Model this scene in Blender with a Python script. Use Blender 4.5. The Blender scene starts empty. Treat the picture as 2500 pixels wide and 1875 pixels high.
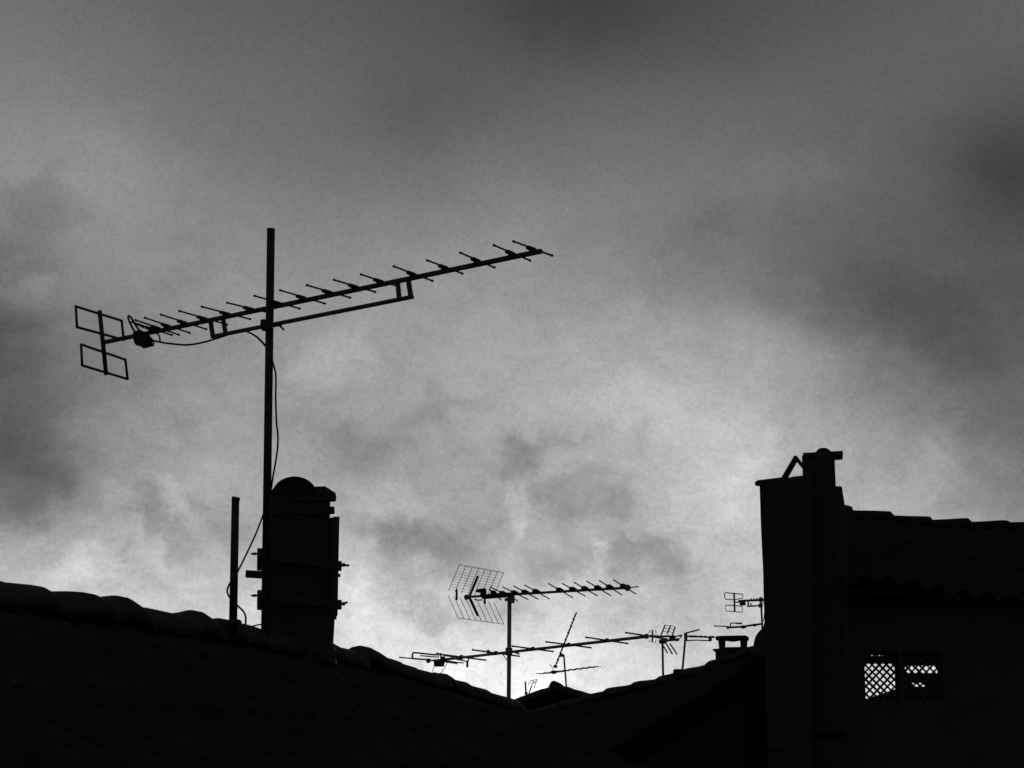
import bpy, bmesh, math, random
from mathutils import Vector, Matrix, noise
R = math.radians
random.seed(7)
scene = bpy.context.scene

# ------------------------------------------------------------------ camera
F = 4470.0            # focal length in pixels of the 2500 px wide photograph
PITCH = R(11.7)
EYE = Vector((0, 0, 9.0))
cam = bpy.data.cameras.new('camera'); co = bpy.data.objects.new('camera', cam)
scene.collection.objects.link(co); scene.camera = co
cam.sensor_width = 36; cam.lens = 36 * F / 2500
cam.clip_start = 0.05; cam.clip_end = 6000
co.location = EYE; co.rotation_euler = (math.pi / 2 + PITCH, 0, 0)

# ------------------------------------------------------------------ exposure
scene.view_settings.view_transform = 'Standard'
scene.view_settings.look = 'None'
scene.view_settings.exposure = 0
scene.view_settings.gamma = 1

# ------------------------------------------------------------------ sky
SUN_EL, SUN_AZ = R(4.0), R(-2.0)
def lin(v):
    v = max(0, v) / 255.0
    return v / 12.92 if v <= .04045 else ((v + .055) / 1.055) ** 2.4
# brightness of the cloud cover over the horizon (display grey), by direction
GX = [-250, 0, 250, 500, 750, 1000, 1250, 1500, 1750, 2000, 2250, 2500, 2750]
GY = [-150, 0, 150, 300, 450, 600, 750, 900, 1050, 1200, 1350, 1500, 1650, 1800]
GV = [
 [ 95, 98, 92, 84, 78, 72, 62, 60, 64, 72, 80, 86, 84],
 [112,108,102, 93, 87, 80, 69, 66, 72, 82, 88, 92, 90],
 [120,116,110,101, 97, 91, 83, 81, 84, 89, 92, 90, 86],
 [128,128,120,109,103, 94, 96,102,102, 98, 92, 76, 70],
 [134,138,134,122,112,113,120,119,110,101, 87, 66, 62],
 [116,122,139,134,132,134,139,130,114, 98, 88, 84, 80],
 [ 90,100,126,138,143,148,149,141,126,102, 84, 82, 80],
 [ 84, 90,112,134,150,156,162,168,168,138,102, 94, 92],
 [ 82, 90,132,152,150,148,164,180,184,166,136,106, 92],
 [ 98,104,138,160,160,152,154,172,192,176,152,124,106],
 [150,162,186,172,178,160,166,160,180,186,170,150,130],
 [190,200,202,196,204,206,190,196,188,200,190,170,150],
 [212,222,226,226,232,238,246,228,214,220,226,205,180],
 [228,234,238,240,246,250,252,240,232,240,240,222,200],
]
PATCH = [  # broad swells: px, py, rx, ry, grey difference
 (210, 460, 120, 90, 6), (560, 690, 130, 40, 4), (1160, 890, 80, 40, 6), (2440, 420, 110, 80, -12),
 (2420, 1180, 70, 60, -12), (1490, 560, 120, 60, -6), (1820, 520, 160, 60, -4), (1000, 230, 110, 70, -8), (1400, 40, 200, 60, -8),
]
CLOUDS = [  # separate cloud masses: px, py, rx, ry, turn (deg), strength, edge hardness
 (1275, 1130, 50, 72, -20, -25, 1.5), (1350, 1085, 90, 30, 15, -14, 1.3), (895, 1085, 120, 58, 0, -22, 1.3), (1085, 985, 120, 30, 18, -11, 1.2),
 (1268, 1255, 42, 75, -10, 27, 1.3), (1425, 1205, 110, 58, 12, -27, 1.5), (1450, 1085, 120, 45, 0, -9, 1), (1575, 1350, 115, 62, 0, -28, 1.8),
 (1438, 1358, 20, 42, 15, 24, 1.2), (1655, 1325, 50, 34, 0, -10, 1.2), (960, 1230, 140, 45, 0, 16, 1.2), (1030, 1318, 150, 48, -6, -26, 1.5),
 (1335, 1392, 75, 30, 0, -14, 1.2), (1760, 1170, 130, 150, 0, 12, 1), (1580, 965, 140, 60, -8, 12, 1),
 (70, 1110, 110, 140, 0, -15, 1.6), (150, 1215, 90, 50, -10, -10, 1.3), (395, 1278, 110, 34, -38, -27, 1.5), (455, 1240, 80, 16, -40, 15, 1.2),
 (470, 1080, 65, 34, 0, -9, 1.2), (190, 1390, 62, 62, 0, 22, 1.2), (312, 1360, 26, 42, 0, -14, 1.2), (285, 1195, 46, 32, 0, 11, 1.2), (560, 1300, 60, 40, -30, -12, 1.2),
 (825, 880, 95, 58, 12, 19, 1.3), (860, 1010, 34, 30, 0, 12, 1.2), (690, 1025, 70, 42, 0, -9, 1.2), (480, 960, 110, 50, -20, 8, 1),
 (80, 535, 112, 84, 0, -17, 1.8), (40, 648, 130, 34, 0, -9, 1.2), (60, 712, 90, 36, 15, 14, 1.2), (0, 800, 60, 90, 0, -16, 1.3), (400, 665, 110, 32, 0, -7, 1.2),
 (1068, 1498, 52, 30, 0, -30, 1.4), (1245, 1490, 75, 34, 0, -22, 1.3), (905, 1490, 90, 55, -20, 20, 1.2), (600, 1420, 44, 60, 0, -12, 1.2), (1365, 1458, 70, 40, 0, 18, 1.2), (740, 1250, 60, 60, 0, 12, 1.2),
 (880, 1430, 60, 50, -30, 16, 1.2), (1140, 1440, 80, 24, 0, 12, 1.2), (1690, 1450, 70, 60, 0, -12, 1.2), (1480, 1500, 80, 40, 0, -10, 1.2),
 (2245, 800, 215, 105, -18, -9, 1.7), (2110, 700, 140, 90, -20, -7, 1.3), (2340, 1000, 150, 100, -20, -8, 1.3), (2290, 1150, 60, 60, -30, 14, 1.4), (1900, 830, 120, 90, -25, 12, 1.4), (1650, 780, 160, 60, -10, 8, 1),
 (1400, 40, 190, 60, 0, -5, 1), (1050, 270, 150, 60, 0, -4, 1), (2430, 400, 120, 120, 10, -6, 1), (1900, 440, 150, 60, 0, 8, 1), (1700, 560, 90, 50, 0, -9, 1.2), (220, 330, 200, 90, -25, 8, 1),
]
def grey(px, py):
    def idx(g, v):
        v = min(max(v, g[0]), g[-1] - 1e-6)
        for i in range(len(g) - 1):
            if v < g[i + 1]:
                return i, (v - g[i]) / (g[i + 1] - g[i])
    i, a = idx(GX, px); j, b = idx(GY, py)
    a = a * a * (3 - 2 * a); b = b * b * (3 - 2 * b)
    v = (GV[j][i] * (1 - a) + GV[j][i + 1] * a) * (1 - b) + (GV[j + 1][i] * (1 - a) + GV[j + 1][i + 1] * a) * b
    v += 4
    for x, y, rx, ry, d in PATCH:
        v += 1.15 * d * math.exp(-((px - x) / rx) ** 2 - ((py - y) / ry) ** 2)
    return v
def todir_px(az, el):
    d = Vector((math.sin(az) * math.cos(el), math.cos(az) * math.cos(el), math.sin(el)))
    f = Vector((0, math.cos(PITCH), math.sin(PITCH))); u = Vector((0, -math.sin(PITCH), math.cos(PITCH)))
    return 1250 + F * d.x / d.dot(f), 937.5 - F * d.dot(u) / d.dot(f)
world = bpy.data.worlds.new('World'); world.cycles.sampling_method = 'MANUAL'; world.cycles.sample_map_resolution = 256; scene.world = world; world.use_nodes = True
nt = world.node_tree; nt.nodes.clear()
def N(t, **k):
    n = nt.nodes.new(t)
    for a, b in k.items(): setattr(n, a, b)
    return n
def L(a, b): nt.links.new(a, b)
def M(op, a, b=None, c=None, clamp=False):
    n = N('ShaderNodeMath', operation=op, use_clamp=clamp)
    for i, v in enumerate((a, b, c)):
        if v is None: continue
        if isinstance(v, (int, float)): n.inputs[i].default_value = v
        else: L(v, n.inputs[i])
    return n.outputs[0]
tc = N('ShaderNodeTexCoord'); dirv = tc.outputs['Generated']
def noise_tex(scale, detail, rough, off, squash=(1, 1, 1), dist=0):
    mp = N('ShaderNodeMapping'); mp.inputs['Location'].default_value = off; mp.inputs['Scale'].default_value = squash
    L(dirv, mp.inputs['Vector'])
    n = N('ShaderNodeTexNoise'); n.inputs['Scale'].default_value = scale; n.inputs['Detail'].default_value = detail
    n.inputs['Roughness'].default_value = rough; n.inputs['Distortion'].default_value = dist; L(mp.outputs[0], n.inputs['Vector'])
    return n
sep = N('ShaderNodeSeparateXYZ'); L(dirv, sep.inputs[0])
az0 = M('ARCTAN2', sep.outputs[0], sep.outputs[1]); el0 = M('ARCSINE', sep.outputs[2])
w1 = noise_tex(9, 5, .55, (3.1, 1.7, 5.2)); w2 = noise_tex(11, 5, .55, (8.4, 2.9, 1.1))
w3 = noise_tex(34, 5, .6, (1.4, 7.9, 2.1)); w4 = noise_tex(34, 5, .6, (6.4, 3.9, 9.1))
# turbulence is stronger low over the roofs than in the smooth cloud overhead
low = M('MULTIPLY_ADD', M('SMOOTH_MIN', M('MAXIMUM', M('SUBTRACT', R(21), el0), 0.0), R(15), .05), 1 / R(15), 0.12)
az = M('ADD', az0, M('MULTIPLY', low, M('MULTIPLY_ADD', M('SUBTRACT', w1.outputs[0], .5), R(5.0), M('MULTIPLY', M('SUBTRACT', w3.outputs[0], .5), R(2.0)))))
el = M('ADD', el0, M('MULTIPLY', low, M('MULTIPLY_ADD', M('SUBTRACT', w2.outputs[0], .5), R(3.0), M('MULTIPLY', M('SUBTRACT', w4.outputs[0], .5), R(1.6)))))
AZ = R(19.0); NC = 31
EL0, DEL, NR = R(-1.0), R(1.25), 22
fac = M('MULTIPLY_ADD', az, 1 / (2 * AZ), .5)
total = None
for r in range(NR):
    e = EL0 + r * DEL
    cr = N('ShaderNodeValToRGB'); ramp = cr.color_ramp; ramp.interpolation = 'B_SPLINE'
    while len(ramp.elements) < NC: ramp.elements.new(.5)
    for k in range(NC): ramp.elements[k].position = k / (NC - 1)
    for k in range(NC):
        a = -AZ + 2 * AZ * k / (NC - 1)
        g = lin(grey(*todir_px(a, max(e, 0)))); ramp.elements[k].color = (g, g, g, 1)
    L(fac, cr.inputs[0])
    t = M('ABSOLUTE', M('MULTIPLY_ADD', el, 1 / DEL, -e / DEL))
    p2 = M('POWER', M('MAXIMUM', M('SUBTRACT', 2.0, t), 0.0), 3.0)
    p1 = M('POWER', M('MAXIMUM', M('SUBTRACT', 1.0, t), 0.0), 3.0)
    wgt = M('MULTIPLY', M('MULTIPLY_ADD', p1, -4.0, p2), 1 / 6)
    c = M('MULTIPLY', cr.outputs[0], wgt)
    total = c if total is None else M('ADD', total, c)
# wisps
d1 = noise_tex(26, 8, .62, (2.2, 9.4, 4.1), (1, 1, 1.5), .7); d2 = noise_tex(85, 7, .65, (7.2, 1.4, 3.3), (1, 1, 1.4), .9)
d3 = noise_tex(520, 2, .7, (1.2, 4.4, 8.3))
det = M('MULTIPLY_ADD', M('MULTIPLY', M('SUBTRACT', d1.outputs[0], .5), low), .72, 1.0)
det = M('MULTIPLY_ADD', M('MULTIPLY', M('SUBTRACT', d2.outputs[0], .5), low), .42, det)
det = M('MULTIPLY_ADD', M('SUBTRACT', d3.outputs[0], .5), .42, det)
# the single cloud masses, ragged by a finer warp
w5 = noise_tex(60, 4, .55, (4.4, 1.9, 6.1)); w6 = noise_tex(60, 4, .55, (2.4, 8.9, 3.3))
def cen(a): return M('SUBTRACT', a.outputs[0], .5)
azb = M('ADD', az0, M('MULTIPLY_ADD', cen(w1), R(2.2), M('MULTIPLY_ADD', cen(w3), R(2.2), M('MULTIPLY', cen(w5), R(1.9)))))
elb = M('ADD', el0, M('MULTIPLY_ADD', cen(w2), R(1.6), M('MULTIPLY_ADD', cen(w4), R(2.0), M('MULTIPLY', cen(w6), R(1.7)))))
swell = None
for (x, y, rx, ry, turn, amp, hard) in CLOUDS:
    f = Vector((0, math.cos(PITCH), math.sin(PITCH))); u = Vector((0, -math.sin(PITCH), math.cos(PITCH)))
    d = (f + Vector(((x - 1250) / F, 0, 0)) + u * ((937.5 - y) / F)).normalized()
    a0, e0 = math.atan2(d.x, d.y), math.asin(d.z); ct, st = math.cos(R(turn)), math.sin(R(turn))
    dx = M('SUBTRACT', azb, a0); dy = M('SUBTRACT', elb, e0)
    p = M('MULTIPLY_ADD', dx, ct * F / rx, M('MULTIPLY', dy, st * F / rx)); q = M('MULTIPLY_ADD', dy, ct * F / ry, M('MULTIPLY', dx, -st * F / ry))
    r2 = M('MULTIPLY_ADD', p, p, M('MULTIPLY', q, q))
    b = M('EXPONENT', M('MULTIPLY', M('POWER', r2, hard), -1.0))
    b = M('MULTIPLY', b, amp * 2.0 / max(90, grey(x, y)))
    swell = b if swell is None else M('ADD', swell, b)
clouds = M('MULTIPLY', M('MULTIPLY', total, det), M('EXPONENT', swell))
# the bright break in the cloud is only on this side: overhead and behind, the cover is dark and dense
aside = N('ShaderNodeMapRange', interpolation_type='SMOOTHSTEP'); L(M('ABSOLUTE', az0), aside.inputs[0])
aside.inputs[1].default_value = R(16.5); aside.inputs[2].default_value = R(48); aside.inputs[3].default_value = 1; aside.inputs[4].default_value = 0
over = N('ShaderNodeMapRange', interpolation_type='SMOOTHSTEP'); L(el0, over.inputs[0])
over.inputs[1].default_value = R(23); over.inputs[2].default_value = R(42); over.inputs[3].default_value = 1; over.inputs[4].default_value = 0
front = M('MULTIPLY', aside.outputs[0], over.outputs[0])
sky = N('ShaderNodeTexSky'); sky.sky_type = 'NISHITA'; sky.sun_disc = False
sky.sun_elevation = SUN_EL; sky.sun_rotation = SUN_AZ; sky.altitude = 50; sky.dust_density = 3
bw = N('ShaderNodeRGBToBW'); L(sky.outputs[0], bw.inputs[0])
dense = M('MULTIPLY_ADD', bw.outputs[0], .006, .050)          # faint twilight coming through the dense cover
fin = M('ADD', M('MULTIPLY', clouds, front), M('MULTIPLY', dense, M('SUBTRACT', 1.0, front)))
comb = N('ShaderNodeCombineColor'); [L(fin, comb.inputs[i]) for i in range(3)]
bg = N('ShaderNodeBackground'); L(comb.outputs[0], bg.inputs[0]); bg.inputs[1].default_value = 1.0
wo = N('ShaderNodeOutputWorld'); L(bg.outputs[0], wo.inputs[0])
# veiled low sun behind the roofs
sl = bpy.data.lights.new('sun', 'SUN'); sl.energy = .5; sl.angle = R(25); sl.color = (1, 1, 1)
so = bpy.data.objects.new('sun', sl); scene.collection.objects.link(so)
sd = Vector((math.sin(SUN_AZ) * math.cos(SUN_EL), math.cos(SUN_AZ) * math.cos(SUN_EL), math.sin(SUN_EL)))
so.rotation_euler = sd.to_track_quat('Z', 'Y').to_euler(); so.location = (0, 60, 40)

# ------------------------------------------------------------------ materials
def material(name, base, rough=.8, metal=0, spec=.2, nscale=12, var=.35, bump=.2):
    m = bpy.data.materials.new(name); m.use_nodes = True; t = m.node_tree
    b = t.nodes['Principled BSDF']; b.inputs['Roughness'].default_value = rough
    b.inputs['Metallic'].default_value = metal; b.inputs['Specular IOR Level'].default_value = spec
    c = t.nodes.new('ShaderNodeTexCoord'); n = t.nodes.new('ShaderNodeTexNoise')
    n.inputs['Scale'].default_value = nscale; n.inputs['Detail'].default_value = 6
    t.links.new(c.outputs['Object'], n.inputs['Vector'])
    r = t.nodes.new('ShaderNodeValToRGB')
    lo, hi = base * (1 - var), base * (1 + var)
    r.color_ramp.elements[0].position = .3; r.color_ramp.elements[1].position = .7
    r.color_ramp.elements[0].color = (lo, lo, lo, 1); r.color_ramp.elements[1].color = (hi, hi, hi, 1)
    t.links.new(n.outputs[0], r.inputs[0]); t.links.new(r.outputs[0], b.inputs['Base Color'])
    bp = t.nodes.new('ShaderNodeBump'); bp.inputs['Strength'].default_value = bump; bp.inputs['Distance'].default_value = .02
    t.links.new(n.outputs[0], bp.inputs['Height']); t.links.new(bp.outputs[0], b.inputs['Normal'])
    return m
TILE = material('weathered_clay_tile', .04, 1.0, spec=.02, nscale=9, bump=.3)
WALL = material('stained_render', .075, .95, spec=.05, nscale=3, var=.15, bump=.2)
BRICK = material('sooty_masonry', .06, .95, spec=.05, nscale=14, var=.2, bump=.4)
MORTAR = material('dark_mortar', .08, .95, nscale=20, bump=.5)
STEEL = material('dull_galvanised_steel', .06, .55, .5, .3, nscale=30, var=.25, bump=.05)
ALU = material('oxidised_aluminium', .10, .5, .6, .3, nscale=40, var=.2, bump=.03)
PLAST = material('black_plastic', .03, .6, 0, .3, nscale=30, var=.2, bump=.05)
RUBBER = material('cable_sheath', .03, .55, 0, .3, nscale=30, var=.2, bump=.02)
LEAD = material('lead_sheet', .07, .6, .2, .3, nscale=25, bump=.8)
PALE = material('pale_plaster', .8, .8, nscale=20, var=.08)
WOOD = material('painted_wood_lattice', .07, .8, nscale=20)
RIDGE = material('ridge_tile_sky_bleed', .075, 1.0, spec=.03, nscale=9, bump=.3)  # tile colour lightened to paint in the sky's bleed along the ridge
GLARE_METAL = material('metal_paled_by_glare', .28, .6, .1, .3, nscale=30, var=.15, bump=.04)  # paler copy of the steel, sky glare on distant metal put into its colour
GROUND = material('street_asphalt', .05, .9, nscale=1.5, bump=.2)

# ------------------------------------------------------------------ pixel rays -> world points
FWD = Vector((0, math.cos(PITCH), math.sin(PITCH))); UP = Vector((0, -math.sin(PITCH), math.cos(PITCH))); RT = Vector((1, 0, 0))
def ray(px, py): return FWD + RT * ((px - 1250) / F) + UP * ((937.5 - py) / F)
def S(px, py, Y):
    d = ray(px, py); return EYE + d * (Y / d.y)
def onplane(px, py, p0, n):
    d = ray(px, py); return EYE + d * ((p0 - EYE).dot(n) / d.dot(n))
Z = Vector((0, 0, 1))

# ------------------------------------------------------------------ mesh helpers
class MB:
    def __init__(s): s.bm = bmesh.new()
    def tube(s, pts, r, n=10, cap=True, closed=False):
        pts = [Vector(p) for p in pts]; rings = []; m = len(pts)
        rr = r if isinstance(r, (list, tuple)) else [r] * m
        prev = None
        for i, p in enumerate(pts):
            if closed: t = pts[(i + 1) % m] - pts[i - 1]
            else: t = pts[min(i + 1, m - 1)] - pts[max(i - 1, 0)]
            t.normalize()
            a = prev - t * prev.dot(t) if prev is not None else t.orthogonal()
            if a.length < 1e-6: a = t.orthogonal()
            a.normalize(); prev = a; b = t.cross(a)
            rings.append([s.bm.verts.new(p + (a * math.cos(2 * math.pi * k / n) + b * math.sin(2 * math.pi * k / n)) * rr[i]) for k in range(n)])
        for i in range(m if closed else m - 1):
            A, B = rings[i], rings[(i + 1) % m]
            for k in range(n):
                f = s.bm.faces.new((A[k], A[(k + 1) % n], B[(k + 1) % n], B[k])); f.smooth = True
        if cap and not closed:
            s.bm.faces.new(rings[0][::-1]); s.bm.faces.new(rings[-1])
        return s
    def box(s, c, hx, hy, hz, X=None, Y=None, Zv=None, bev=0):
        X = X or Vector((1, 0, 0)); Y = Y or Vector((0, 1, 0)); Zv = Zv or Z
        c = Vector(c)
        v = [s.bm.verts.new(c + X * hx * a + Y * hy * b + Zv * hz * d) for d in (-1, 1) for b in (-1, 1) for a in (-1, 1)]
        fs = []
        for q in ((0, 2, 3, 1), (4, 5, 7, 6), (0, 1, 5, 4), (2, 6, 7, 3), (0, 4, 6, 2), (1, 3, 7, 5)):
            fs.append(s.bm.faces.new([v[i] for i in q]))
        if bev:
            ed = list({e for f in fs for e in f.edges})
            bmesh.ops.bevel(s.bm, geom=ed, offset=bev, segments=2, profile=.5, affect='EDGES')
        return s
    def bar(s, a, b, w, h, side=None, bev=0):   # rectangular bar from a to b
        a, b = Vector(a), Vector(b); t = (b - a); ln = t.length; t.normalize()
        sd = side or (Z.cross(t) if abs(t.z) < .9 else Vector((1, 0, 0)))
        sd = (sd - t * sd.dot(t)).normalized(); u = t.cross(sd)
        return s.box((a + b) / 2, ln / 2, w / 2, h / 2, t, sd, u, bev)
    def prism(s, pts, depth):                    # polygon extruded along a vector (both ways from centre)
        depth = Vector(depth)
        A = [s.bm.verts.new(Vector(p) - depth / 2) for p in pts]; B = [s.bm.verts.new(Vector(p) + depth / 2) for p in pts]
        s.bm.faces.new(A); s.bm.faces.new(B[::-1]); n = len(pts)
        for i in range(n): s.bm.faces.new((A[i], B[i], B[(i + 1) % n], A[(i + 1) % n]))
        return s
    def ball(s, c, r, sc=(1, 1, 1)):
        m = Matrix.Translation(Vector(c)) @ Matrix.Diagonal((r * sc[0], r * sc[1], r * sc[2], 1))
        g = bmesh.ops.create_icosphere(s.bm, subdivisions=2, radius=1, matrix=m)
        for v in g['verts']:
            for f in v.link_faces: f.smooth = True
        return s
    def rough(s, amp, scale=6, cuts=0):
        if cuts:
            bmesh.ops.subdivide_edges(s.bm, edges=[e for e in s.bm.edges if e.calc_length() > .03], cuts=cuts, use_grid_fill=True)
        for v in s.bm.verts:
            n = noise.noise_vector(v.co * scale); v.co += n * amp
        return s
    def build(s, name, mat, parent=None):
        bmesh.ops.recalc_face_normals(s.bm, faces=s.bm.faces)
        me = bpy.data.meshes.new(name); s.bm.to_mesh(me); s.bm.free(); me.materials.append(mat)
        o = bpy.data.objects.new(name, me); scene.collection.objects.link(o)
        if parent is not None:
            o.parent = parent; base = parent.matrix_basis.translation if parent.type == 'EMPTY' else Vector((0, 0, 0))
            root = parent
            while root.parent is not None: root = root.parent
            if root.type == 'EMPTY' and parent is root:
                for v in me.vertices: v.co -= root.location
            elif root.type == 'EMPTY':
                for v in me.vertices: v.co -= root.location
        return o
def thing(name, label, cat, loc, group=None):
    o = bpy.data.objects.new(name, None); scene.collection.objects.link(o)
    o.location = loc; o.empty_display_size = .2
    o['label'] = label; o['category'] = cat
    if group: o['group'] = group
    return o
def tag(o, label, cat, group=None):
    o['label'] = label; o['category'] = cat
    if group: o['group'] = group
    return o
def px(n, Y): return n * Y / F
def smooth_path(pts, k=6):       # Catmull-Rom
    P = [Vector(p) for p in pts]; out = []
    for i in range(len(P) - 1):
        a, b, c, d = P[max(i - 1, 0)], P[i], P[i + 1], P[min(i + 2, len(P) - 1)]
        for j in range(k):
            t = j / k
            out.append(.5 * ((2 * b) + (c - a) * t + (2 * a - 5 * b + 4 * c - d) * t * t + (3 * b - a - 3 * c + d) * t ** 3))
    out.append(P[-1]); return out

# ------------------------------------------------------------------ ground
g = MB(); n = 24; sz = 3000
vs = [[g.bm.verts.new((-sz + 2 * sz * i / n, -sz + 2 * sz * j / n, 0)) for i in range(n + 1)] for j in range(n + 1)]
for j in range(n):
    for i in range(n): g.bm.faces.new((vs[j][i], vs[j][i + 1], vs[j + 1][i + 1], vs[j + 1][i]))
go = g.build('ground', GROUND); go['kind'] = 'structure'

# ------------------------------------------------------------------ roofs
def vplane(a, b):                      # vertical plane through two plan points
    a = Vector((a[0], a[1], 0)); b = Vector((b[0], b[1], 0)); t = (b - a).normalized()
    return a, t, Vector((t.y, -t.x, 0))
def ridge_tiles(mb, tiles, a, nrm, rad=.085, thick=.016):
    """half-round tiles laid along a ridge; each tile is a list of crown pixels on the ridge's vertical plane"""
    for tl in tiles:
        P = [onplane(x, y, Vector((a.x, a.y, 0)), nrm) for x, y in tl]
        P = smooth_path(P, 4)
        d = (P[-1] - P[0]); d.z = 0; d.normalize(); side = Vector((d.y, -d.x, 0))
        K = 9; outer = []; inner = []
        for i, p in enumerate(P):
            f = i / (len(P) - 1); r = rad * (.9 + .16 * f)
            ro, ri = [], []
            for k in range(K):
                th = math.pi * k / (K - 1)
                ro.append(mb.bm.verts.new(p + side * r * math.cos(th) * 1.05 + Z * (r * math.sin(th) - r)))
                ri.append(mb.bm.verts.new(p + side * (r - thick) * math.cos(th) * 1.05 + Z * ((r - thick) * math.sin(th) - r)))
            outer.append(ro); inner.append(ri)
        for i in range(len(P) - 1):
            for k in range(K - 1):
                q = mb.bm.faces.new((outer[i][k], outer[i][k + 1], outer[i + 1][k + 1], outer[i + 1][k])); q.smooth = True
                q = mb.bm.faces.new((inner[i][k + 1], inner[i][k], inner[i + 1][k], inner[i + 1][k + 1])); q.smooth = True
            for k in (0, K - 1):
                mb.bm.faces.new((outer[i][k], outer[i + 1][k], inner[i + 1][k], inner[i][k]))
        for i in (0, len(P) - 1):
            for k in range(K - 1):
                mb.bm.faces.new((outer[i][k], inner[i][k], inner[i][k + 1], outer[i][k + 1]))
def slope(mb, A, zf, t, down, length, L0, L1, pitch=.47, wave=.2, course=.36, thick=.05):
    """barrel-tiled roof slope: A plan origin, t along ridge, down = horizontal downhill direction, zf(u) = top height"""
    nu = int((L1 - L0) / wave * 8); rows = int(length / course) + 1
    grid = []; 
    for r in range(rows):
        for e in (0, 1):
            s = min((r + e) * course, length)
            row = []
            for i in range(nu + 1):
                u = L0 + (L1 - L0) * i / nu
                ph = (u / wave) % 1.0
                hgt = .045 * math.sin(math.pi * ph / .62) if ph < .62 else -.018 * math.sin(math.pi * (ph - .62) / .38)
                wob = .010 * noise.noise(Vector((u * 3, s * 3, r * 1.7)))
                z = zf(u) - s * pitch + hgt + (.022 if e else .0) + wob
                p = A + t * u + down * s; p = Vector((p.x, p.y, z)); row.append(mb.bm.verts.new(p))
            grid.append(row)
    for j in range(len(grid) - 1):
        for i in range(nu):
            q = mb.bm.faces.new((grid[j][i], grid[j][i + 1], grid[j + 1][i + 1], grid[j + 1][i])); q.smooth = (j % 2 == 0)
    # underside board
    U = []
    for (s, u) in ((0, L0), (0, L1), (length, L1), (length, L0)):
        p = A + t * u + down * s; U.append(mb.bm.verts.new((p.x, p.y, zf(u) - s * pitch - .07)))
    mb.bm.faces.new(U)
def interp(pts):
    def f(u):
        if u <= pts[0][0]: return pts[0][1]
        for (a, b), (c, d) in zip(pts, pts[1:]):
            if u <= c: return b + (d - b) * (u - a) / (c - a)
        return pts[-1][1]
    return f
def house_walls(mb, corners, ztops, z0=0.0):
    """closed ring of walls with thickness-less outer skin turned into a solid block"""
    B = [mb.bm.verts.new((x, y, z0)) for x, y in corners]; T = [mb.bm.verts.new((x, y, z)) for (x, y), z in zip(corners, ztops)]
    n = len(corners)
    for i in range(n): mb.bm.faces.new((B[i], B[(i + 1) % n], T[(i + 1) % n], T[i]))
    mb.bm.faces.new(B[::-1]); mb.bm.faces.new(T)

# ---- left house: its ridge runs away from the camera to the right
LA, LB = (-2.836, 0.0), (-0.004, 12.0)
la, lt, ln = vplane(LA, LB)
def Lp(x, y): return onplane(x, y, la, ln)
def Lu(p): return (Vector((p.x, p.y, 0)) - la).dot(lt)
L_tiles = [
 [(-260, 1372), (-150, 1392), (-110, 1402)], [(-118, 1404), (-40, 1410), (-4, 1420)],
 [(2, 1420.5), (60, 1426), (84, 1429.5), (108, 1444)], [(106, 1444), (157, 1443), (196, 1445), (212, 1448), (231, 1458.5)],
 [(229, 1458.8), (255, 1455.5), (279, 1453.5), (293, 1456.5), (311, 1467.5), (328, 1482)],
 [(326, 1481), (338, 1480), (386, 1490), (418, 1497)],
 [(416, 1497.5), (439, 1494), (464, 1489), (480, 1494), (504, 1515)], [(502, 1515.5), (520, 1510), (536, 1509), (550, 1513), (564, 1521)],
 [(560, 1517), (585, 1521), (616, 1531), (634, 1541)], [(630, 1536), (700, 1552), (760, 1566)],
 [(755, 1558), (800, 1570), (816, 1577.5), (832, 1581)], [(828, 1580), (845, 1586), (860, 1591.5)],
 [(859, 1591), (866, 1582), (877, 1576), (890, 1579), (903, 1586), (912, 1591), (916, 1595)],
 [(914, 1595), (923, 1598), (930, 1603)], [(928, 1602), (945, 1607), (962, 1613), (968, 1618)],
 [(966, 1617), (980, 1621), (1000, 1627), (1004, 1631)], [(1002, 1630), (1022, 1634.5), (1040, 1639.5), (1044, 1642)],
 [(1042, 1642), (1054, 1643), (1059, 1641), (1068, 1643.5), (1077, 1643), (1083, 1648), (1086, 1654)],
 [(1084, 1653.5), (1105, 1658.5), (1126, 1663.5), (1130, 1669)], [(1128, 1668.8), (1150, 1674.5), (1175, 1681.5), (1180, 1687)],
 [(1178, 1686.5), (1205, 1694), (1236, 1702.5), (1253, 1710)],
]
zpts = []
for tl in L_tiles:
    for x, y in (tl[0], tl[-1]):
        p = Lp(x, y); zpts.append((Lu(p), p.z))
zpts.sort()
uz = [(0.5, zpts[0][1])] + [(u, z - .10) for u, z in zpts[::2]]
zL = interp(uz)
hl = thing('tiled_house', 'near house under a long sagging barrel-tiled roof falling away from left to centre', 'house', (-1.5, 7, 0))
mb = MB(); slope(mb, la, zL, lt, ln, 2.1, 1.2, 12.25)
slope(mb, la, zL, lt, -ln, 3.2, 1.2, 12.25); roofL = mb.build('roof', TILE, hl)
mb = MB(); ridge_tiles(mb, L_tiles, la, ln)
# nearer part of the ridge, outside the picture
zz = Lp(*L_tiles[0][0]).z; u1 = Lu(Lp(*L_tiles[0][0]))
mb.build('ridge_tiles', RIDGE, roofL)
def plan(u, s): p = la + lt * u + ln * s; return (p.x, p.y)
mb = MB(); house_walls(mb, [plan(1.5, 1.8), plan(12.0, 1.8), plan(12.0, 0), plan(12.0, -2.9), plan(1.5, -2.9), plan(1.5, 0)],
                       [8.5, 8.35, 9.25, 7.9, 7.9, 9.4]); mb.build('wall', WALL, hl)
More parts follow.
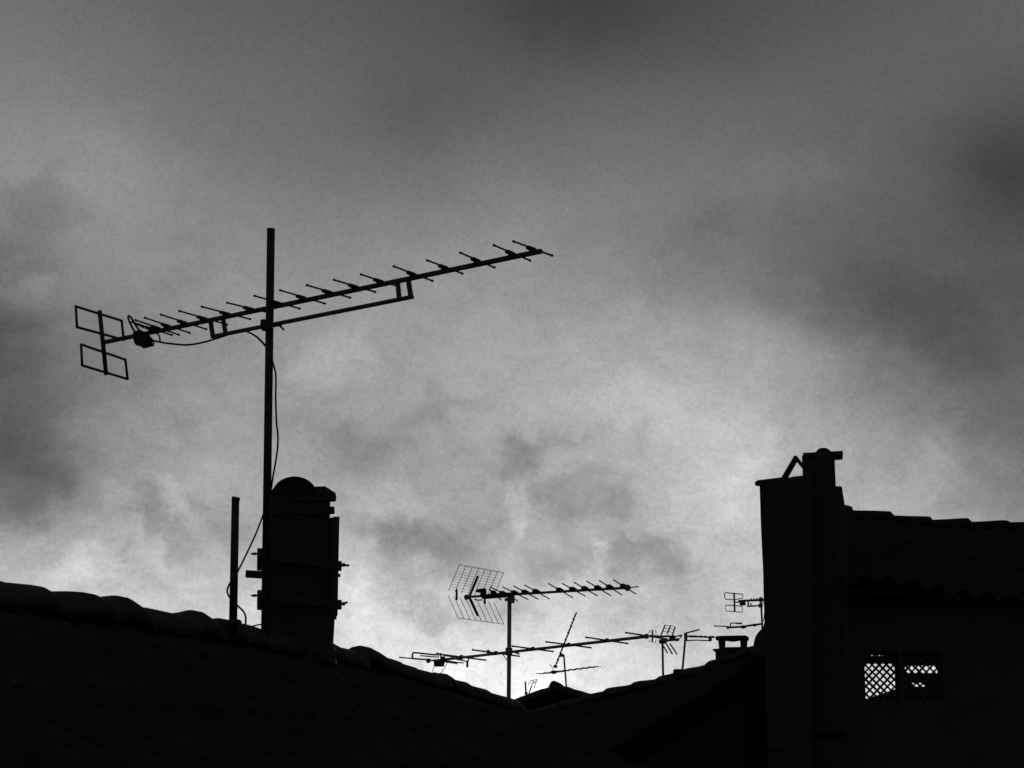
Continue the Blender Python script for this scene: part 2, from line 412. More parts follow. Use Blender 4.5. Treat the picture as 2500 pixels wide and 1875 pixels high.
# pale scrap lying on that roof
c = onplane(846, 1636, Lp(846, 1590) + Vector((0, 0, -.08)), (ln * .47 + Z).normalized())
mb = MB(); X = ln.copy(); X.z = -.47; X.normalize(); Yv = lt.copy(); Nn = X.cross(Yv).normalized()
if Nn.z < 0: Nn = -Nn
sc = [(-.03, -.020), (-.022, .024), (.008, .02), (.03, .026), (.016, .004), (.012, -.022), (-.01, -.028)]
# stands on edge against a tile, facing the viewer
cc = c + Nn * .05
mb.prism([cc + Vector((a * .55, 0, b * .5)) for a, b in sc], Vector((0, .006, 0)))
tag(mb.build('plaster_scrap', PALE), 'small pale broken scrap lying on the dark tiles right of the domed chimney', 'debris')

# ---- gable house in the middle distance
YM = 20.0
hm = thing('gable_house', 'small distant gabled house whose peak shows in the roof valley at the centre', 'house', (0.45, 21, 0))
pk = S(1352, 1664, YM)
zm = pk.z - .12
mb = MB()
for sgn, pit in ((-1, .40), (1, .33)):
    slope(mb, Vector((pk.x, YM, 0)), lambda u: zm, Vector((0, 1, 0)), Vector((sgn, 0, 0)), 3.0, 0, 5.0, pitch=pit)
rm = mb.build('roof', TILE, hm)
mb = MB()
am, tm, nm = vplane((pk.x - 4, YM), (pk.x + 4, YM))
ridge_tiles(mb, [[(1200, 1733), (1225, 1722), (1252, 1712)], [(1250, 1709), (1262, 1705), (1272, 1700)], [(1270, 1701.5), (1300, 1690), (1325, 1681)],
                 [(1318, 1684), (1339, 1678), (1346, 1676)]], am, nm, rad=.07)
mb.build('verge_tiles', RIDGE, rm); mb = MB()
ridge_tiles(mb, [[(1376, 1675), (1388, 1677), (1399, 1681)], [(1398, 1681.5), (1420, 1687), (1442, 1694)],
                 [(1440, 1694), (1480, 1706), (1520, 1720)]], am, nm, rad=.07)
mb.build('verge_tiles', RIDGE, rm)
mb = MB()                                   # thick ridge tile seen end on
c0 = S(1352, 1678, YM - .12)
prof = [(-9, 6), (-8.5, -10), (-4, -14.5), (1, -15.5), (7, -13), (16, -9), (27, -1), (27, 8)]
mb.prism([c0 + Vector((px(a, YM), 2.5, -px(b, YM))) for a, b in prof], Vector((0, 5.1, 0)))
mb.build('ridge_tiles', RIDGE, rm)
mb = MB(); house_walls(mb, [(pk.x - 2.8, YM + .1), (pk.x, YM + .1), (pk.x + 2.8, YM + .1), (pk.x + 2.8, YM + 4.8), (pk.x, YM + 4.8), (pk.x - 2.8, YM + 4.8)],
                       [zm - 1.2, zm - .1, zm - 1.0, zm - 1.0, zm - .1, zm - 1.2]); mb.build('wall', WALL, hm)

# ---- low roof climbing to the right
RA, RB = (0.7225, 17.0), (2.0, 15.2)
ra, rt_, rn = vplane(RA, RB)
if rn.y > 0: rn = -rn
def Rp(x, y): return onplane(x, y, ra, rn)
def Ru(p): return (Vector((p.x, p.y, 0)) - ra).dot(rt_)
R_tiles = [
 [(1290, 1736), (1330, 1725), (1380, 1711)], [(1376, 1711), (1410, 1703), (1444, 1694.5)], [(1440, 1693.8), (1460, 1690), (1484, 1685)],
 [(1482, 1685), (1488, 1679), (1512, 1675.5), (1538, 1672)], [(1536, 1672), (1546, 1669), (1557, 1663), (1580, 1660.5), (1610, 1656.5)],
 [(1606, 1657), (1615, 1650), (1630, 1646.5), (1645, 1643.5)], [(1643, 1643), (1656, 1641), (1668, 1637.5)],
 [(1666, 1637.5), (1680, 1631), (1705, 1627), (1732, 1620.5)], [(1729, 1620), (1738, 1612), (1760, 1607)], [(1758, 1606), (1800, 1592), (1826, 1581), (1842, 1575.5)],
 [(1838, 1577), (1870, 1570), (1890, 1566)],
]
rz = sorted([(Ru(Rp(*tl[k])), Rp(*tl[k]).z - .09) for tl in R_tiles for k in (0,)])
zR = interp(rz)
hr = thing('low_roofed_house', 'low house with a tiled roof climbing to the right up to the tall chimneys', 'house', (1.6, 16.5, 0))
u0, uE = rz[0][0], Ru(Rp(1890, 1566))
mb = MB(); slope(mb, ra, zR, rt_, rn, 2.6, u0 - .2, uE); slope(mb, ra, zR, rt_, -rn, 3.0, u0 - .2, uE); rr_ = mb.build('roof', TILE, hr)
mb = MB(); ridge_tiles(mb, R_tiles, ra, rn, rad=.075); mb.build('ridge_tiles', RIDGE, rr_)
def planR(u, s): p = ra + rt_ * u + rn * s; return (p.x, p.y)
mb = MB(); house_walls(mb, [planR(u0, 2.3), planR(uE, 2.3), planR(uE, 0), planR(uE, -2.8), planR(u0, -2.8), planR(u0, 0)],
                       [zR(u0) - 1.3, zR(uE) - 1.3, zR(uE) - .15, zR(uE) - 1.5, zR(u0) - 1.5, zR(u0) - .15]); mb.build('wall', WALL, hr)
# loose block on that roof at the foot of the thin mast
mb = MB(); p = Rp(1655, 1641)
mb.box(p + Vector((0, 0, -.01)), px(10, p.y), .07, px(9.5, p.y), bev=.006)
tag(mb.build('masonry_block', BRICK), 'small square block on the rising roof at the foot of the leaning thin mast', 'block')

# ---- tall house on the right with lattice openings
YW, YB = 14.9, 18.3
ht = thing('tall_house', 'tall dark house on the right with see-through lattice openings below its tiled ridge', 'house', (5, 16.5, 0))
xl = 2.6; xr = 9.0; zeave = 10.38
def wall_holes(mb, y0, y1, x0, x1, z0, z1, holes):
    xs = sorted({x0, x1, *[h[0] for h in holes], *[h[1] for h in holes]}); zs = sorted({z0, z1, *[h[2] for h in holes], *[h[3] for h in holes]})
    def solid(i, j):
        if i < 0 or j < 0 or i >= len(xs) - 1 or j >= len(zs) - 1: return False
        cx, cz = (xs[i] + xs[i + 1]) / 2, (zs[j] + zs[j + 1]) / 2
        return not any(h[0] < cx < h[1] and h[2] < cz < h[3] for h in holes)
    bm = mb.bm; f = lambda *q: bm.faces.new([bm.verts.new(p) for p in q])
    for i in range(len(xs) - 1):
        for j in range(len(zs) - 1):
            if not solid(i, j): continue
            a, b, c, d = xs[i], xs[i + 1], zs[j], zs[j + 1]
            f((a, y0, c), (b, y0, c), (b, y0, d), (a, y0, d)); f((a, y1, c), (a, y1, d), (b, y1, d), (b, y1, c))
            if not solid(i - 1, j): f((a, y0, c), (a, y0, d), (a, y1, d), (a, y1, c))
            if not solid(i + 1, j): f((b, y0, c), (b, y1, c), (b, y1, d), (b, y0, d))
            if not solid(i, j - 1): f((a, y0, c), (a, y1, c), (b, y1, c), (b, y0, c))
            if not solid(i, j + 1): f((a, y0, d), (b, y0, d), (b, y1, d), (a, y1, d))
    bmesh.ops.remove_doubles(bm, verts=bm.verts, dist=1e-5)
def rect(x0, y0, x1, y1, Y): a = S(x0, y1, Y); b = S(x1, y0, Y); return (a.x, b.x, a.z, b.z)
front_h = [rect(2110, 1590, 2194, 1712, YW), rect(2208, 1590, 2298, 1712, YW)]
back_h = [rect(2114, 1619, 2189, 1707, YB), rect(2210, 1624, 2294, 1643, YB), rect(2227, 1666.5, 2263, 1676, YB), rect(2122, 1598, 2160, 1601.5, YB)]
mb = MB(); wall_holes(mb, YW, YW + .12, xl, xr, 0, zeave, front_h); mb.build('front_wall', WALL, ht)
mb = MB(); wall_holes(mb, YB, YB + .12, xl, xr, 0, zeave, back_h)
bw_ = mb.build('back_wall', WALL, ht)
mb = MB()   # sloping sill in the back opening
pa, pb, pc, pd = S(2113, 1708, YB + .06), S(2190, 1708, YB + .06), S(2190, 1681, YB + .06), S(2113, 1707, YB + .06)
mb.prism([pa, pb, pc, pd], Vector((0, .10, 0))); mb.build('sloping_sill', MORTAR, bw_)
mb = MB(); mb.box((xl + .06, (YW + YB) / 2 + .06, zeave / 2 - .002), .058, (YB - YW) / 2 - .062, zeave / 2 - .002)
mb.build('side_wall', WALL, ht); mb = MB(); mb.box((xr - .06, (YW + YB) / 2 + .06, zeave / 2 - .002), .058, (YB - YW) / 2 - .062, zeave / 2 - .002)
mb.build('side_wall', WALL, ht); mb = MB(); mb.box(((xl + xr) / 2, (YW + YB) / 2 + .06, 8.6), (xr - xl) / 2 - .13, (YB - YW) / 2 - .07, .05); mb.build('attic_floor', WALL, ht)
for h, hc in zip(front_h, ((2131.3, 1667.3), (2218.5, 1639.3))):
    mb = MB(); x0, x1, z0, z1 = h; y = YW + .05
    pit = px(12.25, YW); hw = px(2.3, YW)
    k = -40
    hcp = S(hc[0], hc[1], y); cx, cz = hcp.x - pit * math.sqrt(2) / 2, hcp.z
    def clipbar(off, sg, yy):
        # line: (x-cx)*sg... x - sg*z = off ; clip to the rectangle
        pts = []
        for xx in (x0, x1):
            zq = cz + (xx - cx - off) * sg
            if z0 <= zq <= z1: pts.append((xx, zq))
        for zq in (z0, z1):
            xx = cx + off + (zq - cz) * sg
            if x0 < xx < x1: pts.append((xx, zq))
        if len(pts) >= 2:
            a, b = pts[0], pts[-1]
            if (Vector(a) - Vector(b)).length > .02: mb.bar((a[0], yy, a[1]), (b[0], yy, b[1]), .008, 2 * hw, side=Vector((0, 1, 0)))
    for q in range(-16, 17):
        hw = px(random.uniform(1.9, 2.9), YW); clipbar(q * pit * math.sqrt(2) + random.gauss(0, .0022), 1, y)
        hw = px(random.uniform(1.9, 2.9), YW); clipbar(q * pit * math.sqrt(2) + random.gauss(0, .0022), -1, y + .0085)
    lo = mb.build('lattice_panel', WOOD, ht)
    mb = MB()
    for (ax, az, bx, bz) in ((x0 + .006, z0, x0 + .006, z1), (x1 - .006, z0, x1 - .006, z1), (x0 + .012, z0 + .006, x1 - .012, z0 + .006), (x0 + .012, z1 - .006, x1 - .012, z1 - .006)):
        mb.bar((ax, y + .004, az), (bx, y + .004, bz), .03, .012, side=Vector((0, 1, 0)))
    mb.build('frame', WOOD, lo)
YR = 16.6
T_tiles = [[(2040, 1229), (2062, 1232), (2077, 1236)], [(2072, 1240), (2084, 1245.5), (2130, 1246.5), (2169, 1248), (2173, 1250), (2181, 1258)],
           [(2179, 1258), (2220, 1259.5), (2265, 1260.7), (2269, 1263), (2276, 1269)], [(2274, 1269), (2315, 1267), (2358, 1264.8), (2363, 1267), (2371, 1274)],
           [(2369, 1274), (2410, 1272), (2453, 1269.8), (2464, 1274.6)], [(2462, 1274.6), (2500, 1274), (2545, 1273), (2556, 1279)]]
x = 2554; y = 1279
for k in range(9):
    T_tiles.append([(x, y), (x + 45, y), (x + 83, y - 1), (x + 94, y + 5)]); x += 92; y += 5
at, tt, nn = vplane((2, YR), (9, YR + .5))
zt = sorted([(((onplane(tl[0][0], tl[0][1], at, nn) - at).dot(tt)), onplane(tl[0][0], tl[0][1], at, nn).z - .075) for tl in T_tiles])
zT = interp(zt)
if nn.y > 0: nn = -nn
mb = MB(); slope(mb, at, zT, tt, nn, 2.05, .5, 7.3, pitch=.42); slope(mb, at, zT, tt, -nn, 2.1, 1.0, 7.3, pitch=.42)
rt2 = mb.build('roof', TILE, ht)
mb = MB(); ridge_tiles(mb, T_tiles, at, nn, rad=.085); mb.build('ridge_tiles', TILE, rt2)
mb = MB()
for (ua, za), (ub, zb_) in zip(zt, zt[1:]):
    pa_, pb_ = at + tt * ua, at + tt * ub; mb.bar((pa_.x, pa_.y, zT(ua) - .05), (pb_.x, pb_.y, zT(ub) - .05), .13, .12)
mb.build('mortar_bed', MORTAR, rt2)
# attic gable infill at the ends
for gx in (xl + .1, xr - .1):
    mb = MB(); mb.prism([(gx, YW + .2, zeave), (gx, YB - .05, zeave), (gx, YR + .05, zT(gx - 2) - .2)], (.1, 0, 0)); mb.build('gable', WALL, ht)

# ------------------------------------------------------------------ chimneys
def D(p):                                         # horizontal direction a chimney is turned to
    v = Vector((p[0], p[1], 0)); return v.normalized()
def pbox(mb, x0, y0, x1, y1, Y, d, bev=.004):      # upright block, its front face y0..y1 high at distance Y
    a = S(x0, (y0 + y1) / 2, Y); b = S(x1, (y0 + y1) / 2, Y); t = S((x0 + x1) / 2, y0, Y).z; bo = S((x0 + x1) / 2, y1, Y).z
    c = Vector(((a.x + b.x) / 2, Y, (t + bo) / 2)); f = D(c); X = Vector((f.y, -f.x, 0))
    mb.box(c + f * d / 2, (b.x - a.x) / 2 * f.y, d / 2, (t - bo) / 2, X, f, Z, bev=bev)
def slab(mb, pr, Y, d):                            # outline pr standing at distance Y, d deep
    P = [S(a, b, Y) for a, b in pr]; f = D(sum(P, Vector((0, 0, 0))) / len(P)); mb.prism([p + f * d / 2 for p in P], f * d); return mb
YC = 7.95
ch = thing('domed_chimney', 'narrow sooty chimney with a half-round dome cap, strapped to the tall antenna mast', 'chimney', (S(730, 1580, YC + .15).x, YC + .15, 9.45))
mb = MB(); pbox(mb, 648, 1262, 817, 1640, YC, .33, .006); mb.rough(.004, 7, 9); mb.rough(.003, 33); mb.build('stack', BRICK, ch)
mb = MB(); pbox(mb, 660, 1222, 806, 1264, YC + .01, .30, 0); mb.build('mortar_joint', MORTAR, ch)
mb = MB(); pbox(mb, 660, 1232, 806, 1257, YC - .006, .32, .006); pbox(mb, 796, 1236, 817, 1252, YC - .008, .05, .004); mb.rough(.003, 25, 6); mb.build('brick_course', BRICK, ch)
mb = MB()
slab(mb, [(662, 1222), (661, 1200), (668, 1191), (768, 1188), (792, 1187), (799, 1190), (806, 1195), (806, 1222)], YC - .005, .33)
slab(mb, [(795, 1188.5), (799, 1190), (807, 1196), (819, 1203), (821, 1212), (820, 1220), (795, 1221)], YC - .007, .06); mb.rough(.0008, 12)
mb.build('cap', MORTAR, ch)
mb = MB()
def ellp(r, th, o): return (719 + (54 - o) * math.cos(th), 1206 - (43 - o) * math.sin(th))
pts = [ellp(1, math.pi * k / 20, 0) for k in range(21)]
slab(mb, pts, YC - .02, .36); mb.build('dome_tile', TILE, ch)
mb = MB(); p = S(816, 1580, YC)
for (q0, q1, y, hgt) in ((640, 818, 1576, 26), (700, 822, 1600, 22)):
    a, b = S(q0, y, YC - .02), S(q1, y + 8, YC - .02); mb.bar(a, b, .03, px(hgt, YC))
mb.rough(.012, 22, 10); mb.build('flashing', LEAD, ch)

# two chimneys on the right
YA = 14.55
ca = thing('broad_chimney', 'broad tall chimney with thin slab top and two tiles leaning together as a cowl', 'chimney', (S(1915, 1575, YA + .3).x, YA + .3, 9.9))
mb = MB(); slab(mb, [(1854, 1176), (1858, 1296), (1863, 1398), (1866, 1500), (1868, 1620), (1872, 1830), (1985, 1830), (1985, 1176)], YA, .55); mb.rough(.002, 8, 3)
def footing(mb, x0, x1, Y, d):       # the stack carries on down to the ground
    a, b = S(x0, 1800, Y), S(x1, 1800, Y); f = D((a + b) / 2); X = Vector((f.y, -f.x, 0)); c = (a + b) / 2; c.z = 4.6
    mb.box(c + f * d / 2, (b - a).length / 2, d / 2, 4.58, X, f, Z)
footing(mb, 1875, 1984, YA + .005, .54); mb.build('stack', BRICK, ca)
mb = MB()
slab(mb, [(1854, 1176.5), (1983, 1176.5), (1983, 1158.5), (1971, 1159.5), (1935, 1163.5), (1921, 1167), (1909, 1165), (1856, 1171.5)], YA - .004, .56)
slab(mb, [(1842.5, 1177.5), (1845, 1183), (1858, 1184.5), (1858, 1171), (1850, 1172)], YA - .006, .07); mb.build('slab', MORTAR, ca)
for q in ([(1907, 1166), (1920, 1170.5), (1946, 1125), (1944, 1112.5), (1939, 1112)], [(1940.5, 1113), (1944.5, 1112), (1972, 1146), (1973, 1158), (1969, 1154), (1944, 1123)]):
    mb = MB(); slab(mb, q, YA + .02, .07); mb.build('leaning_tile', TILE, ca)
mb = MB()
q = [(1870, 1512), (1866, 1520), (1862, 1534), (1856.5, 1538), (1850, 1545), (1844.5, 1554), (1841, 1564), (1839.5, 1576), (1839, 1600), (1880, 1600), (1880, 1512)]
slab(mb, q, YA + .01, .35); mb.build('mortar_skirt', MORTAR, ca)
YD = 14.75
cb = thing('capped_chimney', 'taller narrow chimney with an overhanging cap and small dome, behind the leaning tiles', 'chimney', (S(2008, 1240, YD + .2).x, YD + .2, 10.9))
mb = MB(); pbox(mb, 1969, 1110, 2050, 1790, YD, .34, .006); mb.rough(.003, 8, 4); footing(mb, 1972, 2048, YD + .005, .32); mb.build('stack', BRICK, cb)
mb = MB()
slab(mb, [(1960, 1105.5), (2057, 1100.5), (2058, 1106), (2057, 1110.5), (2050, 1111), (1972, 1114), (1969.5, 1119.5), (1964, 1120), (1962, 1117)], YD - .01, .25); mb.build('cap', MORTAR, cb)
mb = MB()
slab(mb, [(1990, 1105), (1994, 1100.5), (1998, 1096), (2004, 1093.5), (2014, 1093), (2021, 1095.5), (2027, 1100), (2032, 1103), (2034, 1105)], YD, .25); mb.build('dome_tile', TILE, cb)
mb = MB()
slab(mb, [(2025, 1186), (2052.5, 1187), (2056, 1190), (2058, 1205), (2061, 1222), (2062, 1232), (2070, 1245), (2070, 1790), (2025, 1790)], YD + .02, .3); mb.build('mortar_skirt', MORTAR, cb)
# low open-topped chimney
YS = 15.55
cs = thing('low_chimney', 'low chimney with a flat slab held on two posts over an open gap', 'chimney', (S(1790, 1600, YS).x, YS + .15, 9.7))
mb = MB(); pbox(mb, 1748, 1593, 1836, 1720, YS, .34, .005); mb.rough(.003, 9, 3); mb.build('stack', BRICK, cs)
mb = MB(); slab(mb, [(1754, 1583.5), (1756, 1580), (1824, 1579), (1836, 1581), (1836, 1593.4), (1747, 1593.4), (1747, 1584)], YS - .01, .36)
slab(mb, [(1739.5, 1585.5), (1742, 1584), (1748, 1583.7), (1748, 1592), (1745, 1591)], YS - .012, .06); mb.build('ledge', MORTAR, cs)
for q in ([(1753, 1559), (1771.5, 1559), (1770.5, 1580), (1755.5, 1580)], [(1807, 1559), (1825, 1559), (1824, 1580), (1807.5, 1580)]):
    mb = MB(); slab(mb, q, YS + .01, .26); mb.build('post', BRICK, cs)
mb = MB(); slab(mb, [(1746, 1555), (1748, 1553), (1760, 1552), (1820, 1551), (1827, 1554.5), (1828.5, 1558), (1824, 1559.5), (1806, 1558.5), (1790, 1561), (1772, 1559), (1755, 1558.5), (1749, 1557.5)], YS - .02, .33); mb.build('slab', MORTAR, cs)

# ------------------------------------------------------------------ masts and antennas
def mast(label, x0, y0, x1, y1, Y, rpx, zbase, cap=True, Y1=None, group=None, name='antenna_mast', mat=None):
    a, b = S(x0, y0, Y), S(x1, y1, Y1 or Y); d = (b - a).normalized()
    base = b + d * ((b.z - zbase) / -d.z) if zbase is not None else b
    o = thing(name, label, 'mast', base, group)
    mb = MB(); r = px(rpx, Y); mb.tube([base, a], r, 16)
    mb.build('pole', mat or STEEL, o)
    return o, a, b
YMA = 7.5
mm, ma, mbs = mast('tallest mast, thick round pole bolted to the left side of the domed chimney', 661.5, 561, 647.5, 1528, YMA, 10.2, 9.4)
mb = MB(); mb.tube([ma + Vector((0, 0, -.002)), ma + Vector((0, 0, .004))], px(10.6, YMA), 16); mb.build('end_cap', PLAST, mm)
for yl, yr_ in ((1352, 1380), (1454, 1475)):
    mb = MB(); Yf = YMA - .05
    pbox(mb, 627.5, yl - 14, 650, yl + 13, YMA - .02, .47, .004)
    a, b = S(640, yl + 3, YC - .03), S(826, yr_, YC - .03); mb.bar(a, b, .012, .035)
    pbox(mb, 822, yr_ - 11, 834.5, yr_ + 11, YC - .06, .06, .004)
    br = mb.build('bracket', STEEL, mm)
    mb = MB(); mb.tube([S(613, yl, YMA), S(632, yl, YMA)], px(2.6, YMA), 8); mb.ball(S(622, yl, YMA), px(4, YMA)); mb.build('bolt', STEEL, br)
    mb = MB(); e = S(849 if yl > 1400 else 853, yr_ - (5 if yl > 1400 else 0), YC - .03); mb.tube([S(830, yr_ + 1, YC - .03), e], px(2.6, YC), 8); mb.ball(S(839, yr_ - 1, YC - .03), px(5, YC)); mb.build('bolt', STEEL, br)
mb = MB(); mb.bar(S(600, 1401, YMA + .02), S(646, 1404, YMA + .02), .02, px(18, YMA), bev=.002); mb.build('cross_bar', STEEL, mm)
mb = MB(); pbox(mb, 809.5, 1261, 826.5, 1503, YC - .02, .03, .003); pbox(mb, 815, 1503, 822, 1512, YC - .02, .02, 0); pbox(mb, 826, 1401, 831, 1408, YC - .02, .02, 0)
mb.build('strap_bar', STEEL, mm)

# short pipe
pp = thing('vent_pipe', 'short bare metal pipe standing on the ridge left of the domed chimney', 'pipe', S(569.5, 1521, 7.1))
mb = MB(); mb.tube([S(568.5, 1550, 7.1), S(575, 1215, 7.1)], [px(10.2, 7.1), px(9.6, 7.1)], 16); mb.build('pipe', STEEL, pp)
mb = MB(); c = S(574, 1215, 7.1); mb.tube([c + Vector((.002, 0, -px(6, 7.1))), c + Vector((.004, 0, px(1, 7.1)))], px(10.6, 7.1), 16); mb.build('rim', STEEL, pp)
mb = MB(); mb.box(S(577, 1519, 7.08), px(11, 7), .03, px(6, 7), bev=.006); mb.build('base_collar', MORTAR, pp)

# --- main long antenna
zb = S(658, 751, YMA + .035).z; pz = Vector((0, 0, zb))
bl_, br_ = onplane(253, 836, pz, Z), onplane(1322, 613, pz, Z)
bd = (br_ - bl_).normalized(); bn = Vector((bd.y, -bd.x, 0)); eh = Vector((-bd.y, bd.x, 0))
if eh.x < 0: eh = -eh
ya = thing('yagi_antenna', 'long many-rodded antenna high on the tallest mast, with a framed reflector at its left end', 'antenna', S(655, 793, YMA - .04))
mb = MB(); mb.bar(bl_, br_, .018, .017, bev=.002); mb.build('boom', ALU, ya)
def onb(x, y): return onplane(x, y, bl_, bn)
def at_px(x, A, B):               # point on the line A-B seen at pixel column x
    lo, hi = 0.0, 1.0
    def col(t):
        q = A + (B - A) * t - EYE; return 1250 + F * q.x / q.dot(FWD)
    for _ in range(40):
        m = (lo + hi) / 2
        if col(m) < x: lo = m
        else: hi = m
    return A + (B - A) * lo
def rodvec(c, e, lat, drop):
    t = px(lat, c.y) / e.x; q = c - EYE
    return Vector((t * e.x, t * e.y, -px(drop, c.y) + q.z * t * e.y / c.y))
tips = [(332, 790, 414, 824.5), (341, 781.5, 431, 820.6), (364.5, 776, 457, 815.6), (403, 768.6, 498, 807), (448, 760, 549, 796), (502.6, 751.6, 606, 784.5),
        (563, 744, 660, 772), (629, 725.7, 729, 759.5), (691, 712.5, 790.8, 747.5), (755, 700.7, 854, 734), (820.5, 689, 916, 721), (885, 674, 975, 707),
        (964, 655, 1058, 694), (1045, 641, 1132, 676.6), (1124.7, 621, 1211, 660.5), (1205.5, 601, 1299, 642), (1252.5, 591.4, 1354, 629.6)]
for (x0, y0, x1, y1) in tips:
    c = at_px((x0 + x1) / 2 - 2, bl_, br_) + Vector((0, 0, .017))
    v = rodvec(c, eh, x1 - x0, y1 - y0)
    mb = MB(); a, b = c - v / 2, c + v / 2; d = v.normalized()
    mb.tube([a, a + d * .008, a + d * .009, b - d * .009, b - d * .008, b], [.0052, .0052, .0039, .0039, .0052, .0052], 8)
    o = mb.build('director', ALU, ya)
    mb = MB(); q = c - d * .012
    mb.box(q - Z * .003, .024, .009, .007, d, bd, Z, bev=.004); mb.box(q - Z * .010 + d * .010, .014, .009, .007, d, bd, Z, bev=.002); mb.build('clip', PLAST, o)
# lower support boom and its struts, in the vertical plane of the boom
mb = MB(); mb.bar(onb(517, 822), onb(1008, 724.5), .016, .015, bev=.002); mb.build('support_boom', ALU, ya)
for (x0, y0, x1, y1, w) in ((514, 783, 520, 824, 11), (544.5, 777, 551, 815, 10.5), (971, 690, 974.5, 729, 11), (997, 684, 1003.5, 728, 11.5)):
    mb = MB(); a, b = onb(x0, y0), onb(x1, y1); mb.bar(a, b, .008, px(w, a.y) * 1.12, side=bn); mb.build('strut', ALU, ya)
mb = MB(); c = S(652, 794, YMA - .005)
mb.box(c, px(15, YMA), .03, px(12, YMA), bev=.005); mb.tube([c + Vector((.03, 0, .0)), S(684, 790, YMA - .02)], px(6, YMA), 8)
mb.tube([S(676, 789, YMA - .02), S(694, 806, YMA - .02)], px(2.3, YMA), 8); mb.tube([S(670, 795, YMA - .02), S(688, 795, YMA - .02)], px(3, YMA), 8)
mb.build('clamp', STEEL, ya)
# reflector frames
def onr(x, y, off=0): return onplane(x, y, bl_ + bd * off, bd)
mb = MB(); mb.tube([onr(243, 758), onr(259.5, 916)], px(5.6, bl_.y), 10); mb.build('reflector_bar', ALU, ya)
for q in ([(185, 748), (297, 783), (302, 829.5), (188, 798.6)], [(198, 841), (306, 878), (311.6, 925.5), (200.5, 892)]):
    mb = MB(); P = [onr(*p) for p in q]; r = px(3.3, bl_.y)
    for i in range(4): mb.tube([P[i], P[(i + 1) % 4]], r, 8); mb.ball(P[i], r * 1.05)
    mb.build('reflector_frame', ALU, ya)
c = at_px(348, bl_, br_)
mb = MB(); pl = c - bd * .05
def ond(x, y): return onplane(x, y, pl, bd)
lp = smooth_path([ond(*p) for p in ((345, 822), (331, 812), (321, 796), (314, 780), (313, 772.5), (317, 772), (323, 780), (330, 792), (338, 804), (348, 812))], 4)
mb.tube(lp, px(2.6, c.y), 8); mb.tube([ond(318, 786), ond(326, 786)], px(1.6, c.y), 6); mb.tube([ond(330, 790), ond(352, 800)], px(2.2, c.y), 6)
mb.build('dipole', ALU, ya)
mb = MB(); bx = at_px(350, bl_, br_) + Vector((0, -.01, -.018))
for (pts) in ([(327, 812), (326.5, 827), (330.5, 841), (338, 842), (348, 848.5), (374, 842.5), (376, 831), (362, 816), (345, 808)],):
    ctr = bx; mb.prism([onplane(a, b, ctr, Vector((0, 1, 0))) for a, b in pts], Vector((0, .045, 0)))
mb.build('junction_box', PLAST, ya)
# cables of the main mast
def cable(label, pts, r, group=None, name='coaxial_cable'):
    mb = MB(); mb.tube(smooth_path(pts, 6), r, 8); return tag(mb.build(name, RUBBER), label, 'cable', group)
P1 = [onb(x, y) for x, y in ((362, 818), (371, 830), (393, 835.6), (416, 839), (457, 842), (497, 835.6), (545, 821), (570, 812), (591, 806))] + [S(x, y, YMA) for x, y in ((620, 818), (638, 833), (650, 847))]
cable('black cable hanging in a shallow curve from the junction box under the long antenna', P1, px(2.6, YMA))
mb = MB(); mb.tube(smooth_path([onb(*p) for p in ((380, 812), (388, 819), (390.5, 828), (390, 837))], 5), px(2.2, 8), 8); mb.build('cable_tie', PLAST, ya)
cable('cable bowing out along the right side of the tallest mast above the dome', [S(x, y, YMA - .01) for x, y in ((658, 850), (665, 880), (669, 896), (673, 912), (673.5, 940), (673, 972), (675, 1031), (678, 1057), (678.5, 1078), (677, 1100), (672, 1133), (667, 1160), (663, 1187), (658, 1215))], px(2.3, YMA))
cable('cable slanting from the tallest mast down to the short pipe and looping at its foot',
      [S(646, 1245, 7.5), S(641.6, 1259, 7.46), S(626, 1300, 7.4), S(603, 1350, 7.3), S(582, 1392, 7.1), S(570, 1412, 7.02), S(561, 1425, 7.04), S(556, 1436, 7.08), S(555, 1446, 7.1), S(560, 1457, 7.12),
       S(570, 1468, 7.17), S(581, 1480, 7.17), S(590, 1488, 7.17), S(596, 1496, 7.17), S(600, 1507, 7.17), S(599.5, 1524, 7.2)], px(2.3, 7.3))
cable('short cable end curling off the foot of the domed chimney', [S(x, y, 7.5) for x, y in ((600, 1534), (616, 1529), (628, 1526), (642, 1524))], px(1.8, 7.5))

# --- second mast with two antennas
YN = 12.2
m2, m2a, m2b = mast('straight slim mast at the centre rising from the roof valley', 1244, 1455, 1242, 1712, YN, 5.1, 8.8, mat=GLARE_METAL)
mb = MB(); pbox(mb, 1241, 1452, 1256.5, 1471, YN - .04, .06, .004); pbox(mb, 1232, 1460, 1243, 1467, YN - .03, .03, .002); mb.build('head_clamp', GLARE_METAL, m2)
z2 = S(1241, 1451.5, YN).z; p2 = Vector((0, 0, z2))
A2, B2 = onplane(1136, 1457.6, p2, Z), onplane(1532, 1435, p2, Z)
d2_ = (B2 - A2).normalized(); e2 = Vector((-d2_.y, d2_.x, 0)); e2 = e2 if e2.x > 0 else -e2
y2 = thing('corner_reflector_antenna', 'antenna with a wire-grid corner reflector on top of the slim centre mast', 'antenna', S(1242, 1455, YN))
mb = MB(); mb.bar(A2, B2, .016, .016, bev=.002); mb.tube([A2 - Z * .003, A2 + d2_ * .02], .018, 8); mb.ball(B2, .022, (1, 1, 1)); mb.build('boom', GLARE_METAL, y2)
